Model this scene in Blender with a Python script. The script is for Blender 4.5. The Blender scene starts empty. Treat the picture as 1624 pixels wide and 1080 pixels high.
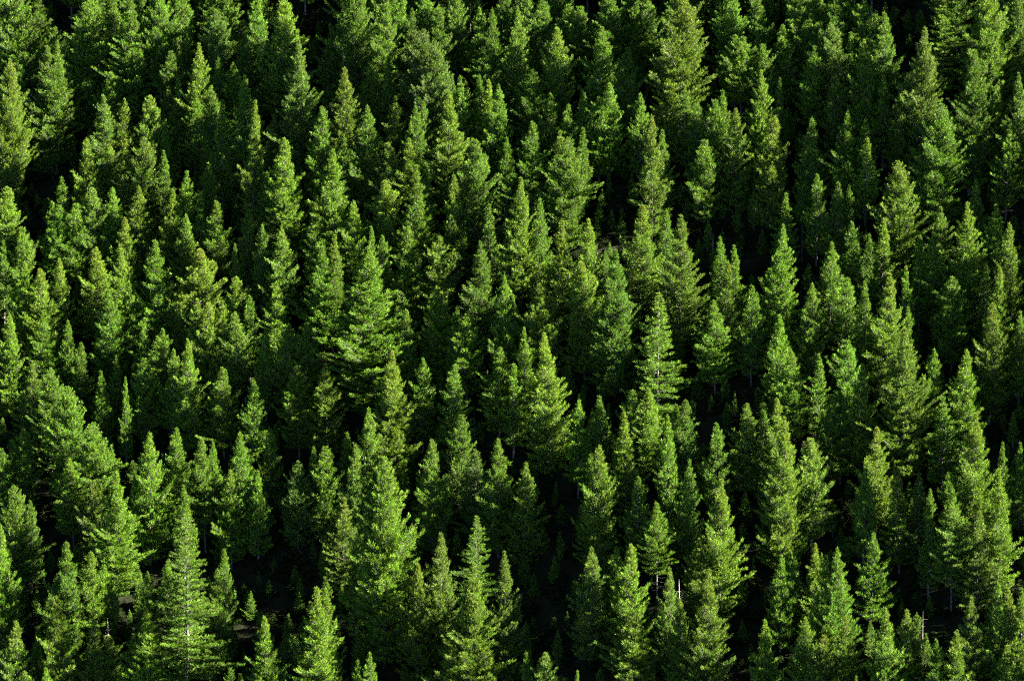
import bpy, math, random
import numpy as np
from mathutils import Vector, Matrix

# ------------------------------------------------------------------ camera
W, H = 1624.0, 1080.0                      # pixel grid in which tree tips were surveyed
scene = bpy.context.scene
DIST, PITCH, HFOV = 600.0, math.radians(8.0), math.radians(14.0)
cam_loc = Vector((0.0, -DIST * math.cos(PITCH), DIST * math.sin(PITCH)))
fwd = Vector((0, math.cos(PITCH), -math.sin(PITCH)))
rgt = Vector((1, 0, 0)); upv = rgt.cross(fwd)
cd = bpy.data.cameras.new("camera"); cam = bpy.data.objects.new("camera", cd)
scene.collection.objects.link(cam)
cam.location = cam_loc
cam.rotation_euler = fwd.to_track_quat('-Z', 'Y').to_euler()
cd.sensor_fit = 'HORIZONTAL'; cd.angle = HFOV
cd.clip_start = 1.0; cd.clip_end = 5000.0
scene.camera = cam
FPX = (W / 2) / math.tan(HFOV / 2)

# ------------------------------------------------------------------ sky, sun, exposure
SUN_AZ, SUN_EL = math.radians(76), math.radians(25)   # azimuth from the camera's back towards the right
sun_dir = Vector((math.cos(SUN_EL) * math.sin(SUN_AZ), -math.cos(SUN_EL) * math.cos(SUN_AZ), math.sin(SUN_EL)))
world = bpy.data.worlds.new("World"); scene.world = world; world.use_nodes = True
nt = world.node_tree
sky = nt.nodes.new('ShaderNodeTexSky'); sky.sky_type = 'NISHITA'; sky.sun_disc = False
sky.sun_elevation = SUN_EL; sky.sun_rotation = math.atan2(sun_dir.x, sun_dir.y)
sky.altitude = 2800; sky.air_density = 0.22; sky.dust_density = 0.0; sky.ozone_density = 1.0
bg = nt.nodes['Background']; bg.inputs['Strength'].default_value = 0.05
nt.links.new(sky.outputs[0], bg.inputs[0])
sl = bpy.data.lights.new("sun", 'SUN'); sl.energy = 5.0; sl.angle = math.radians(0.5); sl.color = (1.0, 0.93, 0.76)
so = bpy.data.objects.new("sun", sl); scene.collection.objects.link(so)
so.rotation_euler = sun_dir.to_track_quat('Z', 'Y').to_euler()
so.location = sun_dir * 300
vs = scene.view_settings
vs.view_transform = 'Standard'; vs.look = 'None'; vs.gamma = 1.0; vs.exposure = 3.95
vs.use_curve_mapping = False
cy = scene.cycles
cy.use_denoising = False; cy.max_bounces = 3; cy.diffuse_bounces = 1; cy.transmission_bounces = 1; cy.glossy_bounces = 1; cy.filter_width = 1.1

rng = np.random.default_rng(11)
random.seed(5)
COL = scene.collection

# ------------------------------------------------------------------ materials
def new_mat(name):
    m = bpy.data.materials.new(name); m.use_nodes = True
    n = m.node_tree.nodes; n.clear()
    return m, n, m.node_tree.links

def needle_material():
    m, n, l = new_mat("needles")
    out = n.new('ShaderNodeOutputMaterial')
    oi = n.new('ShaderNodeObjectInfo')
    at = n.new('ShaderNodeAttribute'); at.attribute_name = 'tuft'
    sep = n.new('ShaderNodeSeparateColor'); l.new(at.outputs['Color'], sep.inputs[0])
    hsv = n.new('ShaderNodeHueSaturation')
    l.new(oi.outputs['Color'], hsv.inputs['Color'])
    # per-tuft hue and value
    mh = n.new('ShaderNodeMapRange'); mh.inputs['To Min'].default_value = 0.482; mh.inputs['To Max'].default_value = 0.518
    l.new(sep.outputs[0], mh.inputs['Value']); l.new(mh.outputs[0], hsv.inputs['Hue'])
    mv = n.new('ShaderNodeMapRange'); mv.inputs['To Min'].default_value = 0.62; mv.inputs['To Max'].default_value = 1.38
    l.new(sep.outputs[1], mv.inputs['Value']); l.new(mv.outputs[0], hsv.inputs['Value'])
    # per-tree value
    mt = n.new('ShaderNodeMapRange'); mt.inputs['To Min'].default_value = 0.82; mt.inputs['To Max'].default_value = 1.18
    l.new(oi.outputs['Random'], mt.inputs['Value'])
    mul = n.new('ShaderNodeMixRGB'); mul.blend_type = 'MULTIPLY'; mul.inputs[0].default_value = 1
    l.new(hsv.outputs[0], mul.inputs[1]); l.new(mt.outputs[0], mul.inputs[2])
    # cone-laden, rusty new growth near the leader (blue channel), as strong as the tree's alpha says
    rust = n.new('ShaderNodeMixRGB'); rust.inputs[2].default_value = (0.14, 0.118, 0.014, 1)
    mm = n.new('ShaderNodeMath'); mm.operation = 'MULTIPLY'
    l.new(sep.outputs[2], mm.inputs[0]); l.new(oi.outputs['Alpha'], mm.inputs[1])
    l.new(mm.outputs[0], rust.inputs[0]); l.new(mul.outputs[0], rust.inputs[1])
    d = n.new('ShaderNodeBsdfPrincipled'); d.inputs['Roughness'].default_value = 0.55
    d.inputs['Specular IOR Level'].default_value = 0.16
    t = n.new('ShaderNodeBsdfTranslucent')
    l.new(rust.outputs[0], d.inputs['Base Color']); l.new(rust.outputs[0], t.inputs['Color'])
    mx = n.new('ShaderNodeMixShader'); mx.inputs[0].default_value = 0.2
    l.new(d.outputs[0], mx.inputs[1]); l.new(t.outputs[0], mx.inputs[2])
    l.new(mx.outputs[0], out.inputs[0])
    return m

def bark_material(name, c1, c2, scale):
    m, n, l = new_mat(name)
    out = n.new('ShaderNodeOutputMaterial'); b = n.new('ShaderNodeBsdfPrincipled')
    b.inputs['Roughness'].default_value = 0.85; b.inputs['Specular IOR Level'].default_value = 0.2
    tc = n.new('ShaderNodeTexCoord'); mp = n.new('ShaderNodeMapping'); mp.inputs['Scale'].default_value = (scale, scale, scale * 0.25)
    nz = n.new('ShaderNodeTexNoise'); nz.inputs['Scale'].default_value = 3.0; nz.inputs['Detail'].default_value = 6
    rp = n.new('ShaderNodeValToRGB')
    rp.color_ramp.elements[0].color = (*c1, 1); rp.color_ramp.elements[0].position = 0.35
    rp.color_ramp.elements[1].color = (*c2, 1); rp.color_ramp.elements[1].position = 0.65
    geo = n.new('ShaderNodeNewGeometry')
    l.new(geo.outputs['Position'], mp.inputs[0]); l.new(mp.outputs[0], nz.inputs['Vector'])
    l.new(nz.outputs[0], rp.inputs[0]); l.new(rp.outputs[0], b.inputs['Base Color'])
    bp = n.new('ShaderNodeBump'); bp.inputs['Strength'].default_value = 0.5; bp.inputs['Distance'].default_value = 0.05
    l.new(nz.outputs[0], bp.inputs['Height']); l.new(bp.outputs[0], b.inputs['Normal'])
    l.new(b.outputs[0], out.inputs[0])
    return m

def ground_material():
    m, n, l = new_mat("forest_floor")
    out = n.new('ShaderNodeOutputMaterial'); b = n.new('ShaderNodeBsdfPrincipled')
    b.inputs['Roughness'].default_value = 0.95; b.inputs['Specular IOR Level'].default_value = 0.1
    geo = n.new('ShaderNodeNewGeometry')
    nz = n.new('ShaderNodeTexNoise'); nz.inputs['Scale'].default_value = 0.9; nz.inputs['Detail'].default_value = 9; nz.inputs['Roughness'].default_value = 0.7
    l.new(geo.outputs['Position'], nz.inputs['Vector'])
    rp = n.new('ShaderNodeValToRGB'); e = rp.color_ramp.elements
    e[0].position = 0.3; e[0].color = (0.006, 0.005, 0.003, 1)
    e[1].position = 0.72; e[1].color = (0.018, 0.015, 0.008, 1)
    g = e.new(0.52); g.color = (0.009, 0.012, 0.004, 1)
    l.new(nz.outputs[0], rp.inputs[0]); l.new(rp.outputs[0], b.inputs['Base Color'])
    bp = n.new('ShaderNodeBump'); bp.inputs['Strength'].default_value = 1.0; bp.inputs['Distance'].default_value = 0.4
    l.new(nz.outputs[0], bp.inputs['Height']); l.new(bp.outputs[0], b.inputs['Normal'])
    l.new(b.outputs[0], out.inputs[0])
    return m

M_NEEDLE = needle_material()
M_BARK = bark_material("bark", (0.03, 0.028, 0.023), (0.095, 0.092, 0.08), 2.0)
M_DEAD = bark_material("bleached_wood", (0.10, 0.09, 0.08), (0.26, 0.24, 0.21), 2.0)
M_TWIG = bark_material("dry_twig", (0.03, 0.03, 0.022), (0.08, 0.08, 0.062), 3.0)
M_GROUND = ground_material()

# ------------------------------------------------------------------ terrain
SLOPE = math.tan(math.radians(38)); CROSS = 0.30
def ground_z(x, y):
    return (SLOPE * y + CROSS * x - 12.0
            + 1.6 * np.sin(x * 0.071 + y * 0.043 + 0.6) + 1.1 * np.sin(x * 0.123 - y * 0.097 + 2.0)
            + 0.5 * np.sin(x * 0.31 + 1.0) * np.sin(y * 0.27))

def build_ground():
    xs = np.linspace(-260, 260, 161); ys = np.linspace(-230, 330, 181)
    X, Y = np.meshgrid(xs, ys)
    Z = ground_z(X, Y)
    v = np.stack([X, Y, Z], -1).reshape(-1, 3)
    nx = len(xs); idx = np.arange(len(ys) * nx).reshape(len(ys), nx)
    f = np.stack([idx[:-1, :-1], idx[:-1, 1:], idx[1:, 1:], idx[1:, :-1]], -1).reshape(-1, 4)
    me = bpy.data.meshes.new("hillside"); me.from_pydata(v.tolist(), [], f.tolist())
    me.polygons.foreach_set('use_smooth', [True] * len(me.polygons))
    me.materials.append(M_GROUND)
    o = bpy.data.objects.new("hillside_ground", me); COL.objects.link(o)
    o['kind'] = 'structure'; o['label'] = 'steep forest floor of dark needle litter'
    return o
build_ground()

# ------------------------------------------------------------------ mesh helpers
def tri_mesh(name, V, mat, attr=None, tris=None):
    me = bpy.data.meshes.new(name)
    n = len(V)
    if tris is None:
        tris = np.arange(n).reshape(-1, 3)
    me.vertices.add(n); me.vertices.foreach_set('co', V.astype(np.float32).ravel())
    nf = len(tris)
    me.loops.add(nf * 3); me.loops.foreach_set('vertex_index', tris.astype(np.int32).ravel())
    me.polygons.add(nf); me.polygons.foreach_set('loop_start', np.arange(0, nf * 3, 3, dtype=np.int32))
    if attr is not None:
        a = me.attributes.new('tuft', 'FLOAT_COLOR', 'POINT')
        c = np.ones((n, 4), np.float32); c[:, :3] = attr
        a.data.foreach_set('color', c.ravel())
    me.materials.append(mat); me.update(); me.validate()
    return me

def norm(a): return a / np.maximum(np.linalg.norm(a, axis=-1, keepdims=True), 1e-9)

def stick_verts(p0, p1, r0, r1, sides=3):
    """many thin tapered sticks at once -> V, tris"""
    n = len(p0); ax = norm(p1 - p0)
    ref = np.where(np.abs(ax[:, 2:3]) > 0.9, np.array([[1.0, 0, 0]]), np.array([[0, 0, 1.0]]))
    a = norm(np.cross(ax, ref)); b = np.cross(ax, a)
    V, T = [], []
    ang = np.arange(sides) * 2 * np.pi / sides
    ring0 = p0[:, None] + r0[:, None, None] * (np.cos(ang)[None, :, None] * a[:, None] + np.sin(ang)[None, :, None] * b[:, None])
    ring1 = p1[:, None] + r1[:, None, None] * (np.cos(ang)[None, :, None] * a[:, None] + np.sin(ang)[None, :, None] * b[:, None])
    V = np.concatenate([ring0, ring1], 1).reshape(-1, 3)
    base = np.arange(n)[:, None] * (2 * sides)
    for k in range(sides):
        k2 = (k + 1) % sides
        T.append(base + np.array([[k, k2, sides + k2]])); T.append(base + np.array([[k, sides + k2, sides + k]]))
    return V, np.concatenate(T, 0)

# ------------------------------------------------------------------ crowns: whorled limbs, twigs and needle tufts
TUFT = 0.48          # metres
def make_crown(seed, L, Wd, form):
    r = np.random.default_rng(seed)
    R = Wd / 2
    lobes = r.uniform(0, 2 * np.pi, 6); lamp = r.uniform(0.05, 0.16, 6); lz = r.uniform(-1.5, 1.5, 6)
    bx, by, bd, bz, ang_, lens = [], [], [], [], [], []
    P0, D0, LEN, TT = [], [], [], []
    z = 0.25; ph = r.uniform(0, 6.28)
    while z < L:
        t = z / L
        if form == 'r':      prof = min(1.0, (t / 0.46) ** 0.68) * (1 - 0.30 * max(0, t - 0.6) / 0.4)
        elif form == 's':    prof = min(1.0, (t / 0.64) ** 0.88) * (1 - 0.25 * max(0, t - 0.8) / 0.2)
        elif form == 'l':    prof = min(1.0, (t / 0.75) ** 0.85)
        else:                prof = min(1.0, (t / 0.56) ** 0.86) * (1 - 0.2 * max(0, t - 0.8) / 0.2)
        nb = r.integers(4, 7) if form != 'l' else r.integers(4, 6)
        for k in range(nb):
            if r.random() < 0.07 + 0.1 * max(0, t - .7): continue
            a = ph + k * 2 * np.pi / nb + r.normal(0, 0.28)
            lob = 1 + sum(lamp[i] * math.sin((i % 3 + 1) * a + lobes[i] + lz[i] * z) for i in range(6))
            ln = max(0.15, R * prof * lob * r.uniform(0.7, 1.06 if t < 0.4 else 1.16))
            el = (1.08 - 0.72 * t + r.normal(0, 0.16)) if form != 'l' else (0.55 - 0.75 * t + r.normal(0, 0.10))
            P0.append((r.normal(0, .03), r.normal(0, .03), L - z + r.normal(0, 0.16) * min(1, t * 8))); LEN.append(ln); TT.append(t)
            D0.append((math.cos(a) * math.cos(el), math.sin(a) * math.cos(el), math.sin(el)))
        ph += 0.9 + r.normal(0, .3)
        z += (0.28 + 0.24 * min(1, t * 2)) * (1.35 if form == 'l' else 1.0) * r.uniform(0.8, 1.2)
    P0 = np.array(P0); D0 = np.array(D0); LEN = np.array(LEN); TT = np.array(TT)
    # start point compensation: a rising limb begins lower on the trunk
    P0[:, 2] -= np.clip(D0[:, 2], 0, 1) * LEN * 0.55
    UP = np.array([0, 0, 1.0])
    tp, td, tt, tsz = [], [], [], []
    sp0, sp1, sr0, sr1 = [], [], [], []
    for p, d, ln, t in zip(P0, D0, LEN, TT):
        curl = r.uniform(0.10, 0.32)
        def pos(s): return p + d * (ln * s) + UP * (curl * ln * s * s * 0.5)
        mid, tip = pos(0.55), pos(1.0)
        sp0 += [p, mid]; sp1 += [mid, tip]; rr = 0.018 + 0.011 * ln
        sr0 += [rr, rr * .65]; sr1 += [rr * .65, rr * .25]
        nseg = max(2, int(ln / 0.25))
        side = norm(np.cross(d, UP)[None])[0]
        for j in range(nseg):
            s = 0.10 + 0.90 * (j + r.uniform(0.1, 0.9)) / nseg if ln > 0.8 else r.uniform(0.3, 1.0)
            q = pos(s)
            tw = (0.10 + 0.34 * ln * (1.08 - s)) * r.uniform(0.6, 1.2)
            for sg in (-1, 1):
                if r.random() < 0.12: continue
                dirn = norm((d * 0.75 + side * sg * r.uniform(0.6, 1.0) + UP * r.uniform(0.0, 0.45))[None])[0]
                nt_ = max(1, int(round(tw / 0.34)))
                e = q + dirn * tw
                if tw > 0.35:
                    sp0.append(q); sp1.append(e); sr0.append(0.012); sr1.append(0.005)
                for m in range(nt_):
                    f = (m + 1) / nt_
                    tp.append(q + dirn * tw * f + r.normal(0, 0.05, 3)); td.append(dirn * 0.65 + UP * r.uniform(0.25, 1.0)); tt.append(t)
                    tsz.append(r.uniform(0.7, 1.2))
        tp.append(tip); td.append(d * 0.7 + UP * r.uniform(.5, 1.0)); tt.append(t); tsz.append(r.uniform(0.9, 1.3))
    # the leader
    for k in range(5):
        tp.append(np.array([0, 0, L + 0.15 - 0.16 * k])); td.append(UP + r.normal(0, .12, 3)); tt.append(0.0); tsz.append(0.8 + .1 * k)
    tp = np.array(tp); td = norm(np.array(td) + r.normal(0, 0.15, (len(tp), 3))); tt = np.array(tt); tsz = np.array(tsz) * (0.55 + 0.45 * np.clip(np.array(tt) / 0.16, 0, 1))
    n = len(tp); K = 16
    ref = norm(r.normal(0, 1, (n, 3))); a = norm(np.cross(td, ref)); b = np.cross(td, a)
    V = np.empty((n, K, 3, 3), np.float32)
    size = TUFT * tsz
    for k in range(K):
        th = 2 * np.pi * k / K * 2.4 + r.uniform(0, 1.2, n)
        spread = (0.22 + 0.68 * (k / K)) * r.uniform(0.8, 1.2, n)
        off = (0.55 * (1 - k / K)) * size
        rad = np.cos(th)[:, None] * a + np.sin(th)[:, None] * b
        nd = norm(td * np.cos(spread)[:, None] + rad * np.sin(spread)[:, None])
        wv = norm(np.cross(nd, norm(r.normal(0, 1, (n, 3))))) * (size * r.uniform(0.04, 0.082, n))[:, None]
        p = tp + td * (off - 0.25 * size)[:, None]
        ll = (size * r.uniform(0.5, 0.95, n))[:, None]
        V[:, k, 0] = p - wv * 0.6 + nd * ll * 0.1; V[:, k, 1] = p + wv + nd * ll * 0.35; V[:, k, 2] = p + nd * ll
    nv = n * K * 3
    att = np.empty((n, K * 3, 3), np.float32)
    clump = 0.5 + 0.5 * np.sin(tp[:, 0] * 2.1 + tp[:, 2] * 1.3 + seed) * np.sin(tp[:, 1] * 1.9 - tp[:, 2] * 1.7)
    att[:, :, 0] = np.clip(0.55 * r.random(n) + 0.45 * clump, 0, 1)[:, None]
    att[:, :, 1] = r.random(n)[:, None]
    att[:, :, 2] = (np.clip(1 - tt * 2.6, 0, 1) ** 1.2 * (r.random(n) < 0.6) * r.uniform(.3, 1, n))[:, None]
    SV, ST = stick_verts(np.array(sp0), np.array(sp1), np.array(sr0), np.array(sr1), 3)
    VV = np.concatenate([V.reshape(-1, 3), SV]); TR = np.concatenate([np.arange(nv).reshape(-1, 3), ST + nv])
    AA = np.concatenate([att.reshape(-1, 3), np.full((len(SV), 3), 0.5, np.float32)])
    me = tri_mesh("crown", VV, M_NEEDLE, AA, TR)
    me.materials.append(M_TWIG)
    mi = np.zeros(len(TR), np.int32); mi[nv // 3:] = 1
    me.polygons.foreach_set('material_index', mi)
    return me

# (length, width, form): a few sizes and shapes so that tufts keep their real size on every tree
SPEC = [(4.5, 2.0, 'c'), (6, 2.3, 's'), (6, 3.0, 'r'), (8, 3.3, 'c'), (9, 2.8, 's'), (9, 4.4, 'r'), (10.5, 4.2, 'c'), (11, 3.4, 's'),
        (12.5, 5.0, 'c'), (13, 6.2, 'r'), (14, 4.2, 's'), (14.5, 5.6, 'c'), (15.5, 7.4, 'r'), (16.5, 5.2, 's'), (17, 6.4, 'c'), (18, 6.0, 'c'),
        (18, 8.8, 'r'), (20, 5.6, 's'), (20, 7.0, 'c'), (22, 8.2, 'c'), (20, 7.4, 'l'), (24, 9.4, 'r'), (26, 7.0, 's'), (28, 9.8, 'c'), (36, 11.0, 'c'), (36, 9.6, 'l'),
        (9.5, 3.9, 'c'), (11.5, 4.6, 'c'), (13, 4.0, 's'), (13.5, 5.3, 'c'), (15, 6.0, 'c'), (16, 6.6, 'c'), (18, 5.4, 's'), (19, 7.0, 'c'), (21, 7.6, 'c'), (12, 5.6, 'r')]
CROWN = [dict(L=s[0], W=s[1], form=s[2], mesh=make_crown(100 + i, *s)) for i, s in enumerate(SPEC)]

def pick_crown(L, Wd, form, rnd, only=None):
    best = []
    for i, c in enumerate(CROWN):
        if only is not None and i not in only: continue
        sL, sW = L / c['L'], Wd / c['W']
        cost = abs(math.log(sL)) * 1.0 + abs(math.log(sW)) + 0.9 * abs(math.log(sL / sW)) + (0 if c['form'] == form else (0.8 if 'l' in (form, c['form']) else 0.3))
        best.append((cost + rnd.uniform(0, 0.22), i))
    return min(best)[1]

def make_trunk(seed, rings=14, sides=7):
    """unit-high trunk of unit base radius, tapering to the leader"""
    r = np.random.default_rng(seed); V = []; T = []
    for i in range(rings + 1):
        h = i / rings
        rad = (1 - h) ** 1.15 * (1 + 0.35 * max(0, 0.06 - h) / 0.06) + 0.02
        ox, oy = 0.35 * math.sin(h * 5 + seed) * h * (1 - h), 0.35 * math.cos(h * 4 + seed) * h * (1 - h)
        for k in range(sides):
            a = 2 * math.pi * k / sides
            rr = rad * (1 + r.uniform(-.08, .08)); V.append((ox + rr * math.cos(a), oy + rr * math.sin(a), h))
    for i in range(rings):
        for k in range(sides):
            a, b = i * sides + k, i * sides + (k + 1) % sides
            T.append((a, b, b + sides)); T.append((a, b + sides, a + sides))
    me = tri_mesh("trunk", np.array(V), M_BARK, None, np.array(T))
    me.polygons.foreach_set('use_smooth', [True] * len(me.polygons))
    return me
TRUNK = [make_trunk(i) for i in range(4)]

def make_dead_branches(seed, n=26):
    """dry lower limbs on a trunk zone one unit high, in metres sideways"""
    r = np.random.default_rng(seed)
    z = r.uniform(0, 5, n); a = r.uniform(0, 6.28, n); ln = r.uniform(0.5, 1.5, n); el = r.uniform(-0.5, 0.2, n)
    p0 = np.stack([0 * z, 0 * z, z], -1); d = np.stack([np.cos(a) * np.cos(el), np.sin(a) * np.cos(el), np.sin(el)], -1)
    p1 = p0 + d * ln[:, None]
    rr = 0.02 + 0.012 * ln
    q0 = p0 + d * (ln * r.uniform(.4, .7, n))[:, None]; q1 = q0 + norm(d + r.normal(0, .5, (n, 3))) * (ln * .45)[:, None]
    V, T = stick_verts(np.concatenate([p0, q0]), np.concatenate([p1, q1]), np.concatenate([rr, rr * .5]), np.concatenate([rr * .3, rr * .2]))
    return tri_mesh("dead_branches", V, M_TWIG, None, T)
def make_dead_top(seed=3, n=14):
    r = np.random.default_rng(seed)
    z = r.uniform(0.3, 3.6, n); a = r.uniform(0, 6.28, n); ln = r.uniform(0.3, 0.9, n) * (1.1 - z / 4.2); el = r.uniform(0.1, 0.7, n)
    p0 = np.stack([0 * z, 0 * z, z], -1); d = np.stack([np.cos(a) * np.cos(el), np.sin(a) * np.cos(el), np.sin(el)], -1)
    P0 = np.concatenate([np.array([[0, 0, 0], [0.02, 0, 2.0]]), p0]); P1 = np.concatenate([np.array([[0.02, 0, 2.0], [0.06, 0.03, 4.0]]), p0 + d * ln[:, None]])
    R0 = np.concatenate([[0.06, 0.045], np.full(n, 0.03)]); R1 = np.concatenate([[0.045, 0.015], np.full(n, 0.01)])
    V, T = stick_verts(P0, P1, R0, R1, 5)
    return tri_mesh("dead_top", V, M_DEAD, None, T)
DEADTOP = make_dead_top()
DEADB = [make_dead_branches(i) for i in range(4)]

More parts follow.
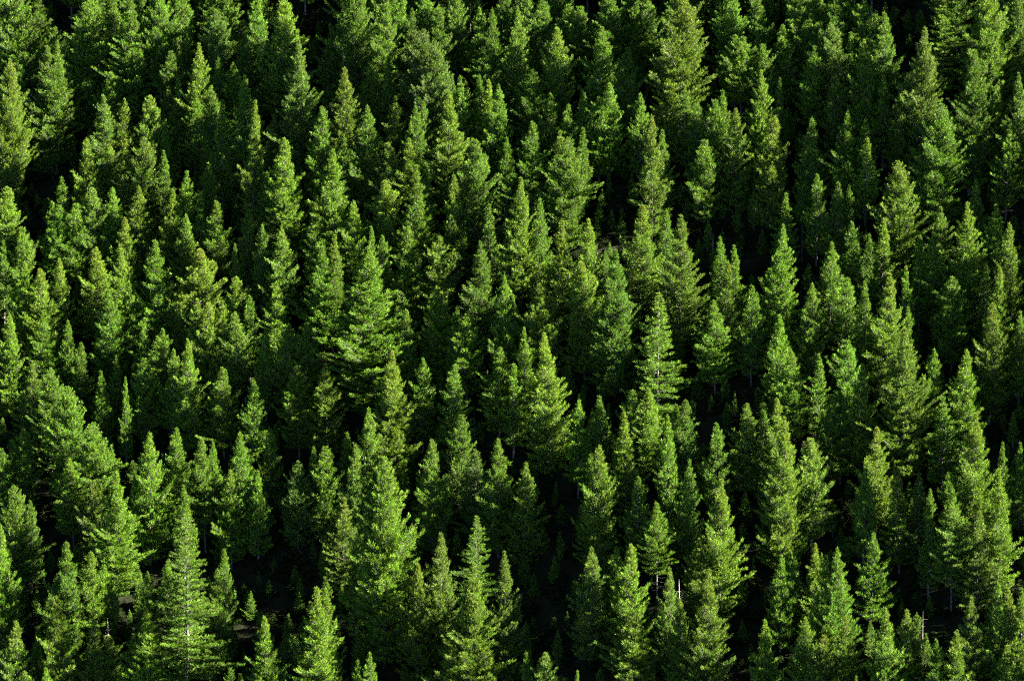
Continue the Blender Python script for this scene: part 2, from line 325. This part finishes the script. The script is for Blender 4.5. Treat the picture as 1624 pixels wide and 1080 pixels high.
# ------------------------------------------------------------------ the survey: tips of the trees, tile by tile
# each tile is a 406x270 px piece of the picture at four times its size: tip x, tip y, crown width px, crown length px, code
# codes: form c r s l; tint g y d b o p; t = bare trunk showing
TILES = {
(0, 0): """110 -100 75 170 cg;240 -40 40 80 cg;350 180 25 45 sg;365 262 45 120 cg;300 298 50 125 cp;560 -150 75 200 cy;710 -60 45 120 cg;
830 -10 55 125 cg;1000 -80 50 130 cgt;1185 150 22 50 sg;1370 75 42 90 cd;1560 230 24 45 cg;1440 -50 55 70 rg;1080 335 30 60 rg;1135 295 14 45 sy;
1260 280 40 110 cy;1385 370 22 50 sg;1480 400 35 60 cg;1550 485 50 120 cg;700 465 28 45 cy;1130 480 16 60 sg;65 385 52 200 so;655 615 55 120 cd;
790 635 28 70 cy;950 610 45 100 ry;1340 585 45 100 cg;1410 640 32 110 sy;1240 580 30 70 cg;550 880 40 100 cy;690 890 35 80 cy;795 885 30 90 so;
915 880 45 90 cy;1045 790 20 60 sd;1620 640 34 150 sy;1320 1045 25 60 sg;1040 960 20 50 sd""",
(406, 0): """180 -60 60 130 co;70 260 28 60 cg;0 -60 35 100 cg;272 262 55 170 cp;630 -80 62 130 rg;480 200 30 45 cy;820 -60 45 130 cg;920 -40 35 90 cg;
560 430 45 110 co;760 300 38 75 cy;840 360 20 50 sd;1005 205 45 80 cd;1062 195 60 110 rd;1135 268 55 110 rd;1160 65 32 55 co;1080 -30 30 60 cg;
990 60 28 80 cg;1270 -30 30 50 cy;1415 55 28 60 co;1500 70 22 45 sg;1570 -30 34 70 cg;1485 290 42 80 rg;1295 490 32 90 cb;1200 410 28 70 cd;
1415 490 28 90 sg;1475 510 30 90 sy;1540 540 35 100 cg;1225 590 50 120 cy;885 620 28 65 cg;705 670 42 100 cg;1010 680 26 60 sg;1060 650 26 60 sg;
420 690 48 110 cg;180 880 50 110 cy;485 960 62 150 cb;840 915 32 70 cp;970 885 40 80 cy;1390 890 50 110 cg;1590 880 25 60 sg;1080 1040 22 50 sg;
115 730 25 40 cd;560 880 25 40 cg;980 790 18 40 so""",
(812, 0): """35 45 40 120 cb;95 -20 30 50 cg;190 5 32 50 rg;355 35 38 70 rg;435 50 38 70 rg;285 185 45 110 ro;620 -30 60 90 rg;570 175 48 100 cb;
735 310 45 100 cg;790 20 22 40 sg;850 -20 30 50 cg;1080 -80 90 200 ro;1390 -40 45 80 rg;1560 -20 40 90 cg;1420 235 38 75 rbt;1465 240 34 80 rbt;
1590 290 25 30 ry;1580 460 40 130 cy;1000 455 42 80 cy;1090 540 32 70 cy;1170 630 30 60 cg;1335 580 25 60 cg;1420 690 42 100 co;130 450 50 90 cg;
245 600 30 50 co;360 670 24 35 co;455 590 24 55 cg;555 620 30 60 so;620 530 42 90 cb;815 600 25 60 sg;885 740 35 120 so;130 770 42 90 cg;
305 830 30 70 co;355 880 60 110 cb;450 815 20 40 sg;1220 900 34 60 cg;1290 640 30 60 cg;955 830 24 70 sg""",
(1218, 0): """230 -60 60 90 rg;320 -40 40 90 rg;420 -60 45 100 cg;610 0 36 80 cg;740 85 46 110 cg;995 180 58 150 cp;1120 -10 45 65 ly;1400 -60 80 130 ry;
1590 -20 40 110 cg;95 165 28 50 cg;295 295 32 75 cb;525 210 22 60 sg;610 260 42 110 cy;400 150 50 70 rd;440 500 30 50 ry;885 540 26 70 sg;
1310 330 58 150 cg;75 500 14 20 cg;735 490 24 60 sy;45 740 42 110 co;280 750 40 100 cg;505 710 38 100 cb;630 880 28 80 so;1100 670 75 120 rb;
1535 780 30 80 cg;825 1030 60 115 cy;620 760 25 60 cd;1450 550 30 80 cg;1590 470 36 120 cg;1310 240 25 40 ry;1385 290 22 40 ry;845 600 30 70 cg""",
(0, 270): """45 110 45 80 cy;390 50 24 40 cy;585 120 45 90 cp;715 105 35 60 cb;880 110 42 100 cy;330 205 24 50 cd;380 230 35 70 cg;1185 10 32 90 cg;
1095 125 34 90 cy;1270 150 24 60 sg;1320 0 18 40 sg;1370 200 40 85 cy;1580 255 32 80 cg;140 370 34 80 cg;790 305 42 100 co;1180 280 35 90 cg;
985 450 55 120 cg;1265 505 58 100 rot;610 490 45 90 co;155 590 42 110 cb;255 630 52 120 cyt;375 560 35 90 co;765 500 45 120 cy;1500 690 42 80 cy;
1150 740 32 60 co;1250 815 35 80 cy;1320 850 42 90 ro;1410 830 30 70 cy;60 910 35 100 cy;430 960 24 60 sg;690 760 50 100 cg;820 720 35 80 cy;
915 980 24 40 cy;1030 1010 24 40 cy;1490 470 14 50 sp;1580 800 24 50 cg;480 220 30 60 cg;1490 900 42 80 cp;270 940 45 70 cb;20 450 20 60 cd""",
(406, 270): """70 20 25 60 sg;620 200 40 90 cb;375 200 30 100 so;820 70 42 60 ry;1020 20 45 110 cg;730 360 16 35 sg;1255 30 36 100 co;1480 220 22 50 sg;
965 360 50 100 cb;800 420 28 70 cg;1165 425 42 80 cp;1420 450 52 120 cg;165 380 45 90 cp;500 410 35 110 so;420 490 45 100 cg;710 490 128 180 cb;
130 710 38 80 cy;1150 770 40 90 cb;1275 875 24 50 sg;1340 915 44 85 cyt;1575 670 36 110 cg;950 890 45 100 cg;325 975 36 70 cy;210 985 36 70 cy;
1600 340 24 70 sg;40 350 24 60 cg;60 1010 20 40 cg""",
(812, 270): """55 55 42 120 sy;175 190 26 60 cg;320 325 38 120 so;485 310 48 120 co;435 590 52 110 cy;660 505 62 165 cg;830 225 55 110 co;1075 285 55 130 cy;
1320 430 28 80 cg;1410 480 24 70 sg;1370 590 34 110 so;1520 735 36 90 cb;1280 830 45 100 cgt;175 730 55 105 ry;935 780 68 150 lg;5 790 16 40 sg;
925 970 30 60 cp;75 1000 16 40 sg;980 260 24 50 cg""",
(1218, 270): """310 30 30 80 cg;445 80 36 90 cg;515 100 20 60 sg;220 140 16 38 syt;115 150 24 60 so;1320 60 24 60 cg;1450 220 36 90 cg;1265 210 48 135 cy;
1095 235 32 70 cg;1530 340 40 110 cy;95 350 45 140 cb;405 460 40 100 cg;530 330 34 80 cg;645 410 26 70 cg;735 310 30 90 so;965 420 24 60 sg;
1050 405 36 90 cg;875 610 16 25 ry;1470 620 34 110 so;775 650 55 130 co;610 705 32 100 sg;280 715 38 100 cg;1170 685 48 80 cg;1425 850 48 115 so;
75 920 28 65 cb;890 870 22 70 sp;500 690 30 40 rd;1600 900 20 50 cd;1380 600 24 60 sg""",
(0, 540): """205 160 45 90 cp;515 20 32 80 cg;430 300 60 110 rb;590 530 62 95 rg;740 100 20 50 sy;640 200 20 40 cy;795 235 12 20 cy;910 120 30 50 cg;
1000 -30 45 90 cg;1100 60 30 80 cy;1190 0 38 110 cy;1410 175 42 70 cb;1610 250 32 80 cg;5 690 35 60 rg;950 590 54 130 cy;1120 560 30 60 cp;
1275 635 45 120 cgt;1350 650 18 40 cd;1520 580 50 120 cg;1110 770 34 80 cy;440 755 42 70 cyt;600 890 35 60 cp;740 845 55 150 cbt;90 925 58 110 cg;
190 1020 20 45 cg;1165 920 24 60 so;1460 820 36 90 cy;320 180 55 100 cg;150 560 30 60 rd;860 850 20 50 sg""",
(406, 540): """260 170 42 80 ro;440 150 42 110 cyt;865 70 62 160 co;840 340 32 90 cp;715 430 38 110 cg;1060 120 30 60 cb;1550 45 45 80 cg;1260 160 30 50 cy;
1300 480 38 90 cg;1535 625 45 110 cg;1115 630 45 110 cy;85 560 26 60 cd;365 675 26 80 sg;435 680 42 90 cy;630 670 34 110 cp;815 745 105 265 rb;
560 1000 36 80 co;270 770 35 60 cd;1390 690 40 60 cd;10 830 24 50 cd;580 590 24 50 cd""",
(812, 540): """80 0 36 90 cb;200 -40 56 155 co;10 150 20 50 sg;425 385 32 80 cb;555 360 26 70 cg;765 330 40 90 cb;865 300 36 80 cy;1100 380 50 100 cg;
710 460 36 110 sy;985 480 34 120 sy;1295 530 28 55 cy;1490 400 42 80 cp;1595 450 30 60 cy;555 670 50 120 co;500 730 24 60 cg;1125 760 30 100 cg;
1330 885 48 165 cy;90 780 44 100 cy;915 1030 38 90 cbt;1040 410 25 60 sg;800 870 30 60 cg""",
(1218, 540): """150 70 42 70 cy;325 90 24 60 sg;500 5 36 70 cg;600 150 42 110 cy;455 330 34 60 cg;405 350 26 50 cg;870 -80 80 190 cy;1055 60 34 90 cg;
1260 60 48 110 cb;1110 360 30 50 cd;55 370 42 110 cy;105 480 50 190 co;275 630 50 100 rp;690 555 46 110 co;810 800 34 100 so;960 845 26 70 cd;
1320 470 50 150 co;1465 820 40 130 sy;1165 915 28 60 cg;1490 650 16 30 sd;1025 1020 20 60 sg;625 810 30 80 cg;1600 650 16 40 sd""",
(0, 810): """0 90 46 180 cb;420 200 55 130 cg;575 270 55 110 cb;360 540 54 130 co;660 350 28 60 sg;930 420 28 60 cy;1190 -40 85 270 ly;1065 320 25 60 sy;
1380 370 42 110 cg;1420 250 20 40 cg;685 680 40 90 cotw;935 630 55 120 cb;100 700 50 110 cp;290 1000 25 50 cg;600 700 36 100 cp;850 780 40 90 cy;
240 740 20 50 cy""",
(406, 810): """385 490 60 160 cy;440 495 40 120 cy;50 670 48 120 cb;1175 145 44 130 cp;1400 30 48 110 lg;1380 330 78 190 cy;1575 270 38 140 cp;1025 340 42 130 co;
1240 770 45 90 co;645 950 18 40 so;630 210 20 50 cb;720 900 25 50 cb""",
(812, 810): """505 230 45 110 cp;665 230 30 70 cy;755 215 52 120 cy;770 640 66 130 cyt;1000 365 36 120 cp;1057 430 42 150 cytw;1190 180 44 90 co;1245 370 58 190 co;
1605 690 32 100 cy;90 900 20 50 sy;215 905 36 60 cp;415 1015 14 25 sy""",
(1218, 810): """300 210 34 100 so;370 280 40 120 cb;440 240 44 130 cb;140 250 30 70 cb;85 290 24 60 cp;670 140 34 60 cb;1170 -50 45 80 cpt;1340 0 46 100 cp;
235 680 44 100 cy;360 790 42 80 co;490 670 42 100 cy;745 620 46 120 cy;880 630 38 90 co;1065 820 34 80 cg;1200 785 34 80 co;1290 545 42 110 cp;
1460 460 40 120 cg;1525 490 42 120 co;1610 500 40 130 cb;1520 850 70 120 lb;560 1050 14 30 sy;0 740 14 40 sd""",
}
rows = []
for (ox, oy), txt in TILES.items():
    for it in txt.replace('\n', '').split(';'):
        a = it.split()
        if len(a) != 5: continue
        rows.append((ox + float(a[0]) / 4, oy + float(a[1]) / 4, float(a[2]), float(a[3]), a[4]))
N_ALL = len(rows)

TINT = {'g': (0.054, 0.112, 0.0065), 'y': (0.066, 0.125, 0.007), 'd': (0.046, 0.090, 0.009), 'b': (0.063, 0.128, 0.0065),
        'o': (0.068, 0.124, 0.007), 'p': (0.064, 0.118, 0.010)}

def tip_point(px, py, h):
    """where a tree of height h stands so that its tip is seen in direction (px, py)"""
    d = (fwd + rgt * ((px - W / 2) / FPX) + upv * ((H / 2 - py) / FPX)).normalized()
    lo, hi = 380.0, 980.0
    for _ in range(60):
        m = (lo + hi) / 2; p = cam_loc + d * m
        if p.z - h > ground_z(p.x, p.y): lo = m
        else: hi = m
    p = cam_loc + d * lo
    return p, lo

plan = []
for i, (px, py, w, Lp, code) in enumerate(rows):
    rnd = random.Random(1000 + i)
    form = code[0]; tint = code[1]; bare = 't' in code[2:]
    p, dist = tip_point(px, py, 15.0)
    mpp = dist / FPX                                     # metres per survey pixel there
    Wm = max(1.5, w * mpp * (1.76 if w < 45 else 1.76 - 0.46 * min(1, (w - 45) / 40))); L = max(3.5, Lp * mpp * (1.3 if bare else 1.6 if Lp < 120 else 1.6 - 0.4 * min(1, (Lp - 120) / 80)))
    if L < 12.0 and not bare:                             # only the tip of a taller tree shows
        Wm *= min(1.32, (12.0 / L) ** 0.42); L = 12.0
    L = max(L, 1.6 * Wm)
    stem = rnd.uniform(0.5, 1.6) + (1.5 if bare else 0) + max(0, 13 - L) * 0.4
    Ht = L + stem
    p, dist = tip_point(px, py, Ht)
    plan.append(dict(px=px, py=py, w=w, top=(2.6 if 'w' in code[2:] else 0.0), Lp=Lp, form=form, tint=tint, bare=bare, x=p.x, y=p.y, z=p.z - Ht, H=Ht, L=L, W=Wm, rnd=rnd,
                     seen=w * Lp * (1.0 if -10 < px < W + 10 and -40 < py < H else 0.15)))
order = sorted(range(N_ALL), key=lambda i: -plan[i]['seen'])
SINGLE = set(order[:300])

def empty(name, loc):
    o = bpy.data.objects.new(name, None); COL.objects.link(o); o.location = loc
    o.empty_display_size = 0.5
    return o
def part(name, me, parent, loc=(0, 0, 0), scl=(1, 1, 1), rz=0.0):
    o = bpy.data.objects.new(name, me); COL.objects.link(o); o.parent = parent
    o.location = loc; o.scale = scl; o.rotation_euler = (0, 0, rz)
    return o

SIZE = lambda a: 'tiny' if a < 900 else 'small' if a < 2200 else 'middling' if a < 4600 else 'tall' if a < 9000 else 'big tall'
SHAPE = {'c': 'cone-shaped', 'r': 'round-topped', 's': 'narrow spire-like', 'l': 'layered'}
HUE = {'g': 'mid-green', 'y': 'yellow-green', 'd': 'dull dark green', 'b': 'bright green', 'o': 'rusty-tipped yellow-green', 'p': 'pale grey-green'}
used_labels = set()
_ON = 'zero one two three four five six seven eight nine ten eleven twelve thirteen fourteen fifteen sixteen seventeen eighteen nineteen'.split()
_TN = '- - twenty thirty forty fifty sixty seventy eighty ninety'.split()
def say(n):
    n = int(min(99, max(0, n)))
    return _ON[n] if n < 20 else _TN[n // 10] + ('-' + _ON[n % 10] if n % 10 else '')
def tree_label(t):
    s = f"{SIZE(t['w'] * t['Lp'])} {SHAPE[t['form']]} {HUE[t['tint']]} pine{' with bare trunk' if t['bare'] else ''}"
    q = f"{s}, tip {say(round(t['px'] / W * 100))} percent across, {say(round(t['py'] / H * 100))} percent down"
    if t['py'] < 0:
        q = f"{s} cut by top edge, {say(round(t['px'] / W * 100))} percent across"
    return q

NAMED = {(583.5, 392.5): 'broad bright pine cone standing clear of its neighbours in the middle of the hillside',
         (609.75, 726.25): 'broadest and bulkiest bright green pine, lower middle, filling down to the bottom edge',
         (297.5, 800.0): 'tall layered pine with long drooping boughs, low down, a fifth of the way across',
         (1082.0, -20.0): 'massive olive-tinged pine cut off by the top edge, two thirds across',
         (1045.75, 465.0): 'ragged open-branched layered pine just beside a black gap near the picture centre',
         (1435.5, 520.0): 'big bulky yellow-green pine with a rounded lit flank, nine tenths across, half way down',
         (1598.0, 1022.5): 'bright layered pine with tiered boughs in the bottom corner, farthest across'}
first_crown = {}
mass = []          # (mesh object key, position, rotation, scale)
for i in sorted(range(N_ALL), key=lambda k: (k not in SINGLE, k)):      # counted trees first
    t = plan[i]; rnd = t['rnd']
    ci = pick_crown(t['L'], t['W'], t['form'], rnd, None if i in SINGLE else first_crown); c = CROWN[ci]
    rz = rnd.uniform(0, 6.28); sw = t['W'] / c['W']; slg = t['L'] / c['L']
    r0 = 0.06 + 0.008 * t['H']
    t['ci'] = ci
    if i in SINGLE:
        lx, ly = rnd.gauss(0, 0.018), rnd.gauss(0, 0.018)
        e = empty('pine_tree', (t['x'] - lx * t['H'], t['y'] - ly * t['H'], t['z'] - (SLOPE * ly + CROSS * lx) * t['H'] * 0.3))
        e.rotation_euler = (-ly, lx, 0)
        e['category'] = 'pine tree'; e['group'] = 'pine trees covering the hillside'
        lab = NAMED.get((t['px'], t['py'])) or tree_label(t)
        while lab in used_labels: lab = lab.replace(' pine', ' shaggy pine', 1) if 'shaggy' not in lab else lab + ' in the picture'
        used_labels.add(lab); e['label'] = lab
        tr = part('trunk', TRUNK[i % 4], e, (0, 0, -1.0), (r0, r0, t['H'] + 0.9), rnd.uniform(0, 6))
        cr = part('crown', c['mesh'], e, (0, 0, t['H'] - t['L'] - t['top']), (sw, sw, slg), rz)
        if t['top']: part('dead_top', DEADTOP, e, (0, 0, t['H'] - t['top'] * 1.25), (1, 1, t['top'] * 1.25 / 4), rz)
        b = TINT[t['tint']]; v = rnd.uniform(0.88, 1.12)
        cr.color = (b[0] * v * rnd.uniform(.93, 1.07), b[1] * v, b[2] * v, 0.55 if t['tint'] == 'o' else 0.3 if t['tint'] in 'yp' else 0.15)
        st = t['H'] - t['L']
        if st > 2.5:
            part('dead_branches', DEADB[i % 4], e, (0, 0, st * 0.35), (1, 1, st * 0.13 + .1), rz)
        first_crown.setdefault(ci, cr)
    else:
        mass.append((('c', ci), (t['x'], t['y'], t['z'] + t['H'] - t['L']), rz, (sw, sw, slg)))
        mass.append((('t', i % 4), (t['x'], t['y'], t['z'] - .4), rz, (r0, r0, t['H'] + .3)))

# ------------------------------------------------------------------ the rest of the wood: shaded young trees and the trees around the view
def project(p):
    v = Vector(p) - cam_loc; dz = v.dot(fwd)
    return W / 2 + FPX * v.dot(rgt) / dz, H / 2 - FPX * v.dot(upv) / dz
occ = [(t['x'], t['y']) for t in plan]
rr = random.Random(77)
def far_enough(x, y, d):
    return all((x - a) ** 2 + (y - b) ** 2 > d * d for a, b in occ)
big = [i for i, s in enumerate(SPEC) if 10 <= s[0] <= 20 and i in first_crown]
small = [i for i, s in enumerate(SPEC) if s[0] <= 12 and i in first_crown]
# deep gaps in the stand where nothing young grows: px, py, radius px
VOID = [(850, 890, 75), (440, 900, 60), (80, 280, 50), (190, 560, 60), (1105, 590, 55), (1370, 900, 60), (1460, 900, 60), (980, 330, 45), (500, 90, 40),
        (440, 170, 30), (1150, 680, 50), (230, 170, 40), (1440, 60, 40), (1310, 700, 45), (230, 690, 40), (780, 660, 40), (560, 690, 35), (1190, 380, 40),
        (640, 870, 0), (380, 420, 30), (1290, 420, 35), (80, 830, 35), (1540, 640, 45), (1610, 720, 40), (1380, 440, 25), (1510, 330, 35), (890, 700, 35),
        (500, 50, 50), (1425, 40, 60), (105, 240, 45), (60, 330, 40), (265, 35, 25), (1530, 60, 25)]
n_out = n_in = 0
for _ in range(9000):
    x, y = rr.uniform(-125, 165), rr.uniform(-125, 135)
    z = float(ground_z(np.float64(x), np.float64(y)))
    h = rr.uniform(13, 20)
    u, v = project((x, y, z + h)); ub, vb = project((x, y, z))
    inside = -25 < u < W + 25 and -25 < v < H + 12
    if not inside:
        if not far_enough(x, y, 4.6): continue
        if any((project((x, y, z + h * f))[0] - a) ** 2 + (project((x, y, z + h * f))[1] - b) ** 2 < q * q for f in (0.35, 0.7) for a, b, q in VOID): continue
        ci = rr.choice(big); L = h * rr.uniform(.8, .9); n_out += 1
        Wd = L * rr.uniform(.32, .45)
    else:
        if not far_enough(x, y, 2.9): continue
        h = rr.uniform(3.0, 6.5)
        uu, vv = project((x, y, z + h))
        if any((uu - a) ** 2 + (vv - b) ** 2 < (q * 1.15) ** 2 for a, b, q in VOID): continue
        ci = rr.choice(small); L = h * .88; Wd = L * rr.uniform(.38, .52); n_in += 1; L = max(L, 4)
    c = CROWN[ci]; occ.append((x, y)); rz = rr.uniform(0, 6.28); r0 = 0.05 + 0.0095 * h
    mass.append((('c', ci), (x, y, z + h - L), rz, (Wd / c['W'], Wd / c['W'], L / c['L'])))
    mass.append((('t', rr.randrange(4)), (x, y, z - .4), rz, (r0, r0, h + .3)))
for _ in range(7000):          # saplings deep in the shade
    x, y = rr.uniform(-95, 105), rr.uniform(-95, 105)
    if not far_enough(x, y, 1.9): continue
    z = float(ground_z(np.float64(x), np.float64(y))); h = rr.uniform(1.8, 4.2); n_in += 1
    ci = rr.choice(small[:4]); c = CROWN[ci]; occ.append((x, y)); Wd = h * rr.uniform(.45, .6)
    mass.append((('c', ci), (x, y, z), rr.uniform(0, 6.28), (Wd / c['W'], Wd / c['W'], h / c['L'])))
print("TREES", N_ALL, "single", len(SINGLE), "outside", n_out, "young", n_in, "crown tris", sum(len(c['mesh'].polygons) for c in CROWN))

def build_mass(name, items, label):
    me = bpy.data.meshes.new(name); me.from_pydata([m[1] for m in items], [], [])
    keys = sorted({m[0] for m in items}); kid = {k: i for i, k in enumerate(keys)}
    a = me.attributes.new('vi', 'INT', 'POINT'); a.data.foreach_set('value', [kid[m[0]] for m in items])
    a = me.attributes.new('rz', 'FLOAT_VECTOR', 'POINT'); a.data.foreach_set('vector', [c for m in items for c in (0, 0, m[2])])
    a = me.attributes.new('sc', 'FLOAT_VECTOR', 'POINT'); a.data.foreach_set('vector', [c for m in items for c in m[3]])
    o = bpy.data.objects.new(name, me); COL.objects.link(o)
    o['kind'] = 'stuff'; o['label'] = label; o['category'] = 'forest'
    o.color = (*TINT['g'], 0.15)
    g = bpy.data.node_groups.new(name, 'GeometryNodeTree')
    g.interface.new_socket('Geometry', in_out='INPUT', socket_type='NodeSocketGeometry')
    g.interface.new_socket('Geometry', in_out='OUTPUT', socket_type='NodeSocketGeometry')
    gi = g.nodes.new('NodeGroupInput'); go = g.nodes.new('NodeGroupOutput'); jn = g.nodes.new('GeometryNodeJoinGeometry')
    def attr(nm, ty):
        n = g.nodes.new('GeometryNodeInputNamedAttribute'); n.data_type = ty; n.inputs['Name'].default_value = nm
        return n.outputs['Attribute']
    vi, rz, sc = attr('vi', 'INT'), attr('rz', 'FLOAT_VECTOR'), attr('sc', 'FLOAT_VECTOR')
    for k, idx in kid.items():
        src = first_crown[k[1]] if k[0] == 'c' else TRUNK_SRC[k[1]]
        oi = g.nodes.new('GeometryNodeObjectInfo'); oi.inputs['Object'].default_value = src; oi.inputs['As Instance'].default_value = True
        oi.transform_space = 'ORIGINAL'
        cmp_ = g.nodes.new('FunctionNodeCompare'); cmp_.data_type = 'INT'; cmp_.operation = 'EQUAL'
        ins = [s for s in cmp_.inputs if s.type == 'INT']
        g.links.new(vi, ins[0]); ins[1].default_value = idx
        ip = g.nodes.new('GeometryNodeInstanceOnPoints')
        g.links.new(gi.outputs[0], ip.inputs['Points']); g.links.new(cmp_.outputs[0], ip.inputs['Selection'])
        g.links.new(oi.outputs['Geometry'], ip.inputs['Instance'])
        e2r = g.nodes.new('FunctionNodeEulerToRotation'); g.links.new(rz, e2r.inputs[0]); g.links.new(e2r.outputs[0], ip.inputs['Rotation'])
        g.links.new(sc, ip.inputs['Scale']); g.links.new(ip.outputs[0], jn.inputs[0])
    g.links.new(jn.outputs[0], go.inputs[0])
    md = o.modifiers.new('scatter', 'NODES'); md.node_group = g
    return o
TRUNK_SRC = {}
for o in COL.objects:
    if o.name.startswith('trunk') and o.type == 'MESH':
        TRUNK_SRC.setdefault(TRUNK.index(o.data), o)
build_mass('shaded_forest', [m for m in mass if m[0][0] == 't' or m[0][1] in first_crown], 'dense shaded young growth and smaller pines between the counted trees')

# ------------------------------------------------------------------ low brush on the floor, added dark to deepen the shade in the gaps
brush = []
bsrc = [i for i in range(len(SPEC)) if SPEC[i][0] <= 9 and i in first_crown] or small
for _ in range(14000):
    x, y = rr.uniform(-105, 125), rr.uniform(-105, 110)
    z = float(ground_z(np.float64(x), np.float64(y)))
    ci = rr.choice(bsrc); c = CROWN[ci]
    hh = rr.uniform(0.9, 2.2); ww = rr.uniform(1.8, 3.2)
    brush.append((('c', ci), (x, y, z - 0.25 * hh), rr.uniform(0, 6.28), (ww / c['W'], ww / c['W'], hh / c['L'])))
ub = build_mass('undergrowth', brush, 'low dark brush added to deepen the shade on the forest floor')
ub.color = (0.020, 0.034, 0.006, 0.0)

# ------------------------------------------------------------------ standing dead pines: bare poles with broken stubs
def make_pole(seed, n=9):
    r = np.random.default_rng(seed)
    z = r.uniform(0.3, 0.98, n); a = r.uniform(0, 6.28, n); ln = r.uniform(0.25, 0.9, n); el = r.uniform(-0.3, 0.4, n)
    d = np.stack([np.cos(a) * np.cos(el), np.sin(a) * np.cos(el), np.sin(el)], -1)
    return z, d, ln
def dead_pine(px, py, py2, label, seed):
    p, dist = tip_point(px, py, 10.0); h = (py2 - py) * dist / FPX + 1.5
    p, dist = tip_point(px, py, h)
    e = empty('dead_pine', (p.x, p.y, p.z - h)); e['label'] = label; e['category'] = 'dead tree'; e['group'] = 'standing dead pines'
    tr = part('trunk', DEADTRUNK if seed in (0, 2) else TRUNK[2], e, (0, 0, -1.0), (0.13 if seed in (0, 2) else 0.09,) * 2 + (h + 1.0,))  # shaded pole takes the darker bark, its shade put into the colour
    z, d, ln = make_pole(seed)
    p0 = np.stack([0 * z, 0 * z, z * h], -1)
    V, T = stick_verts(p0, p0 + d * ln[:, None], np.full(len(z), 0.02), np.full(len(z), 0.008), 4)
    part('stub_branches', tri_mesh('stub_branches', V, M_TWIG, None, T), e)
DEADTRUNK = TRUNK[1].copy(); DEADTRUNK.name = 'dead_trunk'; DEADTRUNK.materials.clear(); DEADTRUNK.materials.append(M_DEAD)
for k, a in enumerate([
    (1464, 968, 1046, 'bare bleached pole of a dead pine in a black gap at the bottom edge'),
    (752, 648, 698, 'short grey bare pole under a leafy pine near the middle'),
    (1131, 364, 398, 'slim pale dead pole beside the dark gap above the picture middle'),
    ]):
    dead_pine(*a, seed=k)

# ------------------------------------------------------------------ fallen logs on the floor
def fallen_log(px, py, rz, ln, label):
    p, _ = tip_point(px, py, 0.35)
    e = empty('fallen_log', (p.x, p.y, p.z)); e['label'] = label; e['category'] = 'log'; e['group'] = 'logs lying on the slope'
    t = part('log', DEADTRUNK, e, (0, 0, 0), (0.11, 0.11, ln)); t.rotation_euler = (math.radians(90) + rz * 0.3, 0, math.radians(90) + rz)
    z, d, l2 = make_pole(int(px), 6); p0 = np.stack([z * ln * math.cos(rz), z * ln * math.sin(rz), 0 * z], -1)
fallen_log(1358, 990, 0.1, 3.0, 'bleached log lying across the dark gap low down')
fallen_log(1362, 975, -0.2, 2.4, 'shorter pale log lying just above another in the dark gap')
